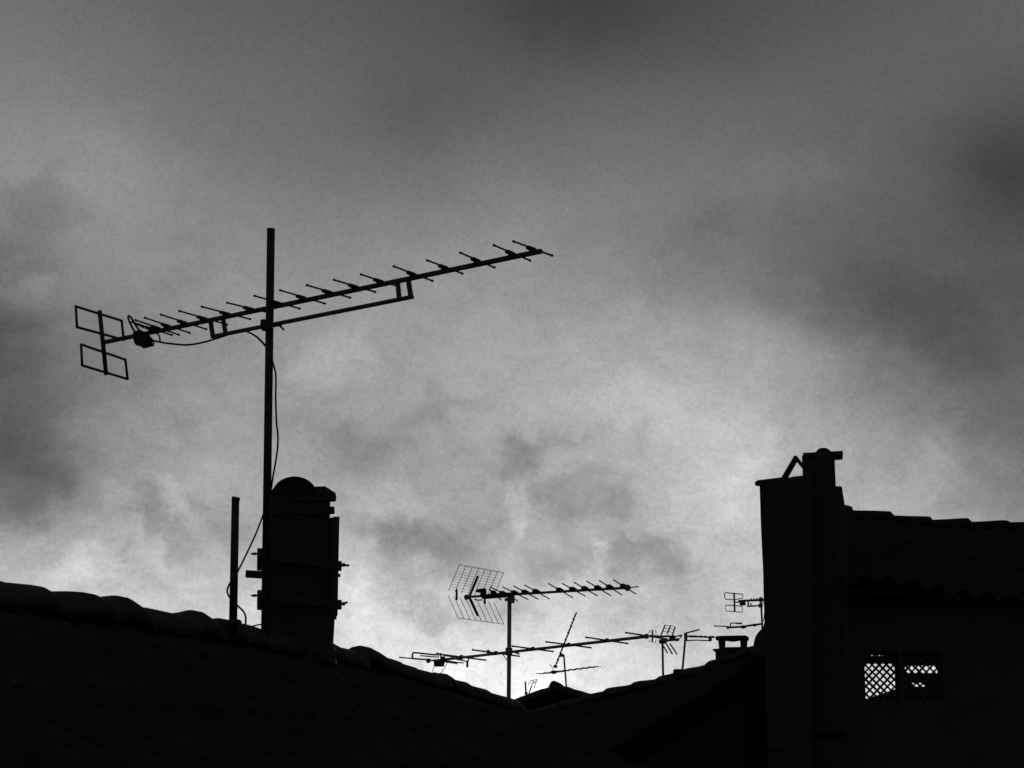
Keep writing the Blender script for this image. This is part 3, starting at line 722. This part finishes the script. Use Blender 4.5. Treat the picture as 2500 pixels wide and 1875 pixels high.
t2 = [(1195.5, 1440, 1224, 1467), (1199, 1432.8, 1264, 1466), (1228.5, 1431, 1290.7, 1461.6), (1255, 1429, 1316, 1461.6), (1281.7, 1427.4, 1343, 1461), (1339, 1424.7, 1400.6, 1459),
      (1372.5, 1424, 1432, 1455), (1401, 1421.8, 1462, 1455), (1432, 1419, 1494.6, 1454), (1462, 1417.6, 1522, 1453), (1495.8, 1416, 1557, 1451)]
for (x0, y0, x1, y1) in t2:
    c = at_px((x0 + x1) / 2 - 1, A2, B2) + Z * .006; v = rodvec(c, e2, x1 - x0, y1 - y0)
    mb = MB(); mb.tube([c - v / 2, c + v / 2], px(1.6, c.y), 6); o = mb.build('director', GLARE_METAL, y2)
    mb = MB(); mb.box(c - v.normalized() * .012, .026, .018, .012, v.normalized(), d2_, Z, bev=.005); mb.build('clip', PLAST, o)
mb = MB(); c = at_px(1531, A2, B2); mb.tube([c, S(1559, 1432, c.y)], px(1.5, c.y), 6); mb.build('end_rod', GLARE_METAL, y2)
mb = MB()
mb.bar(S(1180, 1457, 12.3), S(1245, 1452, 12.15), .03, px(11, 12)); mb.build('boom_sleeve', PLAST, y2)
# grid panels spanned by the rod direction and a leaning direction
def grid_panel(c0, wpx, lean, nrod, nwire, rr, rw, name='reflector_grid'):
    """c0: pixel of apex corner; lean: pixel of the same rod's outer end"""
    a0 = S(c0[0], c0[1], 12.55); t = px(wpx[0], a0.y) / e2.x; q = a0 - EYE
    W = Vector((t * e2.x, t * e2.y, -px(wpx[1], a0.y) + q.z * t * e2.y / a0.y))
    a1 = onplane(lean[0], lean[1], a0, e2)
    H = a1 - a0
    mb = MB()
    for i in range(nrod):
        f = i / (nrod - 1); mb.tube([a0 + W * f, a0 + W * f + H], rr, 6)
    for j in range(nwire):
        f = (j + .5) / nwire if nwire > 2 else j; mb.tube([a0 + H * f, a0 + H * f + W], rw, 5)
    mb.tube([a1, a1 + W], rr, 5)
    return mb.build(name, GLARE_METAL, y2)
grid_panel((1095, 1442), (107, 18), (1121.7, 1378), 8, 10, px(.8, 12.5), px(.36, 12.5))
grid_panel((1094, 1453.5), (110, 18), (1118.6, 1508.5), 9, 0, px(.75, 12.5), px(.4, 12.5))
for nm_, a, b, r in (('reflector_arm', (1166.4, 1408), (1145, 1458), 3.1), ('reflector_arm', (1145, 1457), (1166, 1502), 3.1), ('reflector_strut', (1114.7, 1440), (1115, 1463), 2.7), ('reflector_strut', (1183, 1456), (1184, 1472.5), 2.7)):
    mb = MB(); P, Q = S(a[0], a[1], 12.45), S(b[0], b[1], 12.45); mb.tube([P, Q], px(r, 12.45), 8); mb.ball(P, px(r, 12.45)); mb.ball(Q, px(r, 12.45)); mb.build(nm_, PLAST, y2)
mb = MB(); mb.ball(S(1172, 1442.5, 12.25), px(12, 12.3), (1, .8, .42)); mb.box(S(1180, 1446, 12.25), px(7.5, 12.3), .03, px(9, 12.3), bev=.006)
mb.tube(smooth_path([S(*p, 12.3) for p in ((1158, 1462.5), (1166, 1465), (1178, 1464.5))], 4), px(1.7, 12.3), 6); mb.build('dipole', PLAST, y2)

z3 = S(1241, 1590.5, YN - .04).z; p3 = Vector((0, 0, z3))
A3, B3 = onplane(1060, 1613, p3, Z), onplane(1579, 1554, p3, Z)
d3_ = (B3 - A3).normalized(); e3 = Vector((-d3_.y, d3_.x, 0)); e3 = e3 if e3.x > 0 else -e3
y3 = thing('long_boom_antenna', 'wide-rodded antenna crossing low on the slim centre mast, its tail hanging just above the roof', 'antenna', S(1241, 1590, YN))
mb = MB(); mb.tube([A3, B3], px(3.6, YN), 10); mb.ball(B3, px(6, 11)); mb.build('boom', GLARE_METAL, y3)
t3 = [(1068, 1592, 1185, 1607), (1155, 1581.7, 1267, 1597), (1251.6, 1572, 1350.5, 1585), (1333.4, 1562, 1443, 1576), (1430, 1553, 1533.6, 1568), (1527, 1543.4, 1630, 1559)]
for (x0, y0, x1, y1) in t3:
    c = at_px((x0 + x1) / 2, A3, B3) + Z * .004; v = rodvec(c, e3, x1 - x0, y1 - y0)
    a_, b_ = c - v / 2, c + v / 2
    mb = MB(); mb.tube([a_, b_], px(2.0, c.y), 8); mb.ball(a_, px(2.6, c.y)); mb.ball(b_, px(2.4, c.y)); o = mb.build('director', GLARE_METAL, y3)
    mb = MB(); mb.ball(c, px(6.5, c.y), (1, 1, .85)); mb.build('clip', PLAST, o)
mb = MB(); pbox(mb, 1234, 1581, 1251, 1598, YN - .07, .05, .004); mb.bar(S(1248, 1589, YN - .05), S(1268, 1597, YN - .05), .01, px(4, YN)); mb.build('clamp', GLARE_METAL, y3); mb = MB(); mb.ball(S(1192, 1591, 12.5), px(5, 12.5)); mb.build('boom_joint', GLARE_METAL, y3)
YT = 13.1
def T(pts, Y): return [S(p[0], p[1], Y + (p[2] if len(p) > 2 else 0)) for p in pts]
def loop(mb, pts, Y, r, sm=True):
    P = T(pts, Y); mb.tube(smooth_path(P, 4) if sm else P, px(r, Y), 6)
mb = MB()
loop(mb, [(1066.5, 1599), (1040, 1596.4), (1014, 1593.6), (1008.5, 1594.5), (1007, 1598), (1007, 1604), (1008.5, 1607.5), (1040, 1610.5), (1078, 1614.5)], YT, 2.1)
loop(mb, [(1026, 1600.7), (1048, 1602.6), (1070, 1604.6)], YT, 1.5)
loop(mb, [(1082, 1600.5), (1100, 1603), (1129.5, 1610)], YT, 1.5)
loop(mb, [(1113, 1609.5), (1128, 1612), (1141, 1615), (1144, 1611), (1141.5, 1606)], YT, 1.6)
loop(mb, [(1068.5, 1592.5), (1071, 1604)], YT, 1.6); loop(mb, [(1075.5, 1594), (1077, 1607)], YT, 2.2)
mb.build('folded_dipole', GLARE_METAL, y3)
mb = MB(); loop(mb, [(974, 1604.8), (1008, 1607.8), (1080, 1614), (1132, 1618.6)], YT + .05, 1.6, False); loop(mb, [(1088, 1614.5), (1117, 1618.8)], YT + .05, 3.0, False); mb.build('reflector_rod', GLARE_METAL, y3)
mb = MB(); mb.box(S(1072, 1620.5, YT), px(12.5, YT), .04, px(6.5, YT), bev=.008); mb.box(S(1081, 1611, YT), px(6, YT), .03, px(8, YT), bev=.008)
mb.build('junction_box', PLAST, y3)
mb = MB(); mb.ball(S(1046, 1613, YT), px(6, YT)); mb.build('insulator', PLAST, y3); mb = MB(); mb.box(S(1141, 1621, YT), px(2.6, YT), .02, px(8, YT), bev=.003); mb.build('spacer', PLAST, y3)
cable('thin wire hanging left below the low antenna tail to the roof', T([(1062, 1624), (1059, 1630), (1056, 1640)], YT), px(.8, YT))
cable('thin wire slanting right to left below the low antenna tail', T([(1092, 1618), (1086, 1629), (1076, 1644)], YT), px(.8, YT))
cable('thin cable drooping from the low antenna to the slim centre mast', T([(1224, 1593), (1229, 1600), (1236, 1609), (1240, 1616)], YN), px(1.0, YN))

# --- thin leaning mast on the gable house, with two small antennas
m3, m3a, m3b = mast('very thin leaning mast right of the distant gable peak', 1376.5, 1599, 1382.5, 1675, 20.6, 2.1, 9.3, mat=GLARE_METAL)
mb = MB(); mb.box(S(1371, 1600, 20.55), px(5.5, 20.6), .03, px(3.6, 20.6), bev=.004); mb.build('clamp', GLARE_METAL, m3)
def small_yagi(name, label, A, B, Y, YB_, r, n, erod, group=None, er=1.0, skip=0):
    o = thing(name, label, 'antenna', S((A[0] + B[0]) / 2, (A[1] + B[1]) / 2, Y), group)
    a, b = S(A[0], A[1], Y), S(B[0], B[1], YB_); mb = MB(); mb.tube([a, b], px(r, Y), 8); mb.build('boom', GLARE_METAL, o)
    d = (b - a).normalized()
    for i in range(n):
        c = a + (b - a) * ((i + .5) / n); v = Vector(erod)
        v = v - d * v.dot(d); mb = MB(); mb.tube([c - v, c + v], px(er, Y), 6); q = mb.build('director', GLARE_METAL, o)
        mb = MB(); mb.ball(c, px(r * 1.55, Y)); mb.build('clip', PLAST, q)
    return o, a, b
o, a, b = small_yagi('tilted_antenna', 'thin antenna tilted steeply upright on the leaning thin mast', (1355.8, 1627), (1407, 1495.6), 20.4, 20.0, 1.7, 8, (.012, .10, 0), er=.9)
mb = MB(); mb.ball(a, px(4.6, 20.4), (1.2, 1, .9)); mb.build('dipole_box', PLAST, o)
o, a, b = small_yagi('slim_horizontal_antenna', 'slim nearly level antenna low behind the leaning thin mast', (1320, 1645), (1460, 1627), 20.75, 20.2, 1.3, 9, (.03, .12, 0), er=.8)
mb = MB(); c = S(1352, 1641, 20.6); mb.ball(c, px(5.2, 20.6), (1.5, 1, .9)); mb.build('dipole_box', PLAST, o)
mb = MB(); mb.tube([S(1341, 1620, 20.6), S(1351, 1634, 20.6)], px(.9, 20.6), 6); mb.tube([S(1308, 1643.5, 20.7), S(1322, 1645, 20.7)], px(.9, 20.6), 6); mb.tube([S(1352, 1641, 20.6), S(1379, 1638, 20.6)], px(2.2, 20.6), 6); mb.build('reflector', GLARE_METAL, o)
# half hidden reflector by the valley
o = thing('wire_reflector_antenna', 'little faint wire reflector and stub showing just over the roof left of the gable peak', 'antenna', S(1284, 1694, 20.5))
mb = MB(); mb.tube(T([(1282.5, 1664), (1284.5, 1700)], 20.5), px(2.0, 20.5), 8); mb.ball(S(1284.5, 1692, 20.5), px(4, 20.5)); mb.build('stub_pole', GLARE_METAL, o)
mb = MB(); 
for q in ([(1291, 1692), (1299, 1672), (1304, 1662)], [(1290, 1673), (1294, 1663), (1311, 1658.5)], [(1303, 1681), (1311, 1659)], [(1297, 1669), (1309, 1664)]): mb.tube(T(q, 20.5), px(.85, 20.5), 6)
mb.tube(T([(1291, 1694), (1298, 1675)], 20.5), px(1.6, 20.5), 6); mb.build('wire_reflector', GLARE_METAL, o)

# --- mast with small corner reflector, on the rising roof
Y5 = Rp(1618, 1650).y
m5, _, _ = mast('upright mast on the rising roof carrying a small slatted reflector', 1617.2, 1560, 1619, 1652, Y5, 2.7, 9.45, mat=GLARE_METAL)
mb = MB(); mb.box(S(1618, 1566, Y5 - .02), px(9, Y5), .03, px(5, Y5), bev=.005); mb.build('clamp', GLARE_METAL, m5)
o = thing('slatted_reflector_antenna', 'small antenna with slanting slatted reflector panels on the upright roof mast', 'antenna', S(1620, 1558, Y5))
mb = MB(); mb.tube(T([(1586, 1552), (1612, 1554, -.02), (1635, 1553, -.04)], Y5 - .06), px(2.6, Y5), 8); mb.tube(T([(1612, 1566), (1655, 1560.5, -.1)], Y5 - .06), px(2.9, Y5), 8); mb.build('boom', GLARE_METAL, o)
for q, cr in (([((1614, 1550), (1624, 1526)), ((1629, 1547), (1637, 1527.5)), ((1641, 1553), (1648.5, 1531))], (1 / 3, .66, 1)), ([((1621, 1579), (1629.5, 1594)), ((1626.5, 1571), (1641.5, 1597)), ((1636, 1571.5), (1652.5, 1597))], ())):
    mb = MB(); q2 = []
    for i, (a, b) in enumerate(q):
        A_, B_ = S(*a, Y5 + .12 * i), S(*b, Y5 - .08 + .12 * i); mb.tube([A_, B_], px(1.9, Y5), 6); q2.append((A_, B_))
    for f in cr: mb.tube([A_ + (B_ - A_) * f for A_, B_ in q2], px(.7, Y5), 5)
    mb.build('reflector_panel', GLARE_METAL, o)
mb = MB(); mb.box(S(1641, 1558, Y5 - .1), px(7, Y5), .04, px(6, Y5), bev=.008); mb.ball(S(1652, 1562, Y5 - .1), px(4.5, Y5), (1.6, 1, .8)); mb.tube(T([(1648, 1554), (1664, 1551.5)], Y5 - .1), px(1.7, Y5), 6)
mb.tube(T([(1655, 1562), (1663, 1555), (1665, 1551)], Y5 - .1), px(1.5, Y5), 6); mb.build('dipole', PLAST, o)
mb = MB(); mb.tube(T([(1593.2, 1538), (1592.5, 1568)], Y5), px(2.0, Y5), 8)
for q in ([(1589, 1539), (1585.5, 1540), (1584.5, 1546)], [(1598, 1539), (1601.5, 1541), (1602, 1547)], [(1584, 1564), (1588, 1567)], [(1601.5, 1562), (1601, 1568), (1597, 1569)]): mb.tube(T(q, Y5), px(.9, Y5), 5)
mb.build('rear_reflector', GLARE_METAL, o)
# --- thin leaning mast beside it
Y6 = Rp(1666, 1638).y
m6, _, _ = mast('leaning thin mast beside the square block on the rising roof', 1674.3, 1547, 1665.8, 1640, Y6, 2.6, 9.5, mat=GLARE_METAL)
mb = MB(); mb.box(S(1674, 1555, Y6 - .02), px(3.6, Y6), .03, px(10, Y6), bev=.004); mb.build('clamp', GLARE_METAL, m6)
o = thing('double_boom_antenna', 'antenna with two parallel booms reaching right to the low chimney', 'antenna', S(1674, 1556, Y6))
mb = MB(); mb.tube(T([(1676, 1553.5), (1700, 1554, .1), (1742, 1556, .2)], Y6 - .05), px(2.1, Y6), 8); mb.build('boom', GLARE_METAL, o)
mb = MB(); mb.tube(T([(1676, 1564), (1700, 1562.8, .1), (1732, 1564.3, .2)], Y6 - .05), px(1.5, Y6), 8); mb.build('support_boom', GLARE_METAL, o)
mb = MB(); mb.box(S(1733.5, 1559.5, Y6 + .15), px(3.6, Y6), .03, px(6, Y6), bev=.003); mb.build('strut', GLARE_METAL, o)
for xx in (1686, 1693, 1700, 1712, 1722, 1741):
    mb = MB(); c = S(xx, 1553.6 + (xx - 1686) * .03, Y6 + (xx - 1676) / 350); mb.tube([c - Vector((.02, .12, 0)), c + Vector((.02, .12, 0))], px(1.0, Y6), 6); q = mb.build('director', GLARE_METAL, o)
    mb = MB(); mb.ball(c, px(2.9, Y6), (1.5, 1, 1)); mb.build('clip', PLAST, q)
mb = MB(); mb.tube(T([(1676, 1545), (1707, 1537.3, -.1)], Y6), px(1.9, Y6), 6); mb.tube(T([(1664, 1550), (1648, 1555, .1)], Y6), px(1.6, Y6), 6); mb.build('dipole', GLARE_METAL, o)

# --- mast half behind the broad chimney
Y7 = 17.6
m7, _, _ = mast('slim mast half hidden behind the left edge of the broad chimney', 1857.5, 1458, 1861.5, 1540, Y7, 2.4, 9.2, mat=GLARE_METAL)
mb = MB(); mb.box(S(1857, 1478, Y7 - .03), px(4.5, Y7), .03, px(5, Y7), bev=.004); mb.box(S(1857.5, 1464, Y7 - .03), px(4, Y7), .03, px(5, Y7), bev=.004); mb.build('clamp', GLARE_METAL, m7)
cable('thin cable bowed out between the hidden mast and the broad chimney', T([(1860, 1462), (1865.5, 1474), (1866.5, 1490), (1865, 1508), (1862, 1520)], Y7), px(.9, Y7))
o = thing('framed_reflector_antenna', 'small antenna with four wire frames at its left end, next to the broad chimney', 'antenna', S(1857, 1466, Y7))
mb = MB(); mb.tube(T([(1793, 1470.5, .1), (1806, 1470, .1)], Y7), px(1.6, Y7), 8); mb.bar(S(1804, 1467.3, Y7 + .1), S(1868, 1464, Y7 - .15), .02, px(5, Y7)); mb.build('boom', GLARE_METAL, o)
mb = MB(); mb.tube(T([(1825, 1480.5, 0), (1856, 1478.4, -.1)], Y7), px(1.9, Y7), 8); mb.build('support_boom', GLARE_METAL, o)
mb = MB(); mb.tube(T([(1826.5, 1468), (1826.8, 1481)], Y7), px(2, Y7), 6); mb.tube(T([(1831, 1480), (1833.5, 1472), (1837, 1480)], Y7), px(1.5, Y7), 6); mb.build('strut', GLARE_METAL, o)
mb = MB(); mb.box(S(1813, 1474, Y7), px(6.8, Y7), .03, px(4, Y7), bev=.004); mb.build('dipole_box', PLAST, o)
mb = MB(); mb.tube(T([(1792, 1447), (1793.7, 1494)], Y7 + .1), px(2.3, Y7), 8); mb.build('reflector_bar', GLARE_METAL, o)
for q in ([(1770, 1446.5), (1792, 1449), (1811, 1450.5), (1814, 1453), (1813, 1460), (1793, 1464.5), (1786, 1464), (1772, 1463), (1769.5, 1458), (1769, 1450)],
          [(1771, 1477.5), (1793, 1478), (1812, 1481), (1814, 1494.5), (1794, 1493.5), (1772.5, 1491.5)]):
    mb = MB(); mb.tube(T(q, Y7 + .1), px(1.25, Y7), 6, closed=True); mb.build('reflector_frame', GLARE_METAL, o)
for i, xx in enumerate((1836, 1843, 1850, 1856)):
    mb = MB(); c = S(xx, 1464.8 - i * .4, Y7 - .05); mb.tube([c - Vector((.025, .12, -.004)), c + Vector((.025, .12, -.004))], px(1.1, Y7), 6); mb.build('director', GLARE_METAL, o)
o = thing('loop_dipole_antenna', 'low antenna with a wire loop above the low chimney, left of the broad chimney', 'antenna', S(1815, 1530, Y7))
mb = MB(); mb.tube(smooth_path(T([(1777, 1531.8), (1800, 1530.8), (1815, 1529.5), (1835, 1526.5), (1855, 1523.8), (1862, 1523)], Y7), 4), px(2.5, Y7), 8); mb.ball(S(1777, 1532, Y7), px(4, Y7)); mb.ball(S(1842, 1526, Y7), px(3.6, Y7), (2, 1, 1)); mb.build('boom', GLARE_METAL, o)
mb = MB(); mb.tube(T([(1742.7, 1528.3), (1775, 1529.3)], Y7), px(1.5, Y7), 6); mb.build('reflector_rod', GLARE_METAL, o)
mb = MB(); mb.tube(smooth_path(T([(1783.6, 1529), (1783, 1524.5), (1786.5, 1521), (1800, 1521.7), (1812, 1522)], Y7), 4), px(1.5, Y7), 6); mb.tube(T([(1797, 1522), (1812, 1522)], Y7), px(2.1, Y7), 6); mb.build('folded_dipole', GLARE_METAL, o)
mb = MB(); mb.ball(S(1815, 1530.5, Y7), px(5.2, Y7), (1.35, 1, .85)); mb.build('dipole_box', PLAST, o)
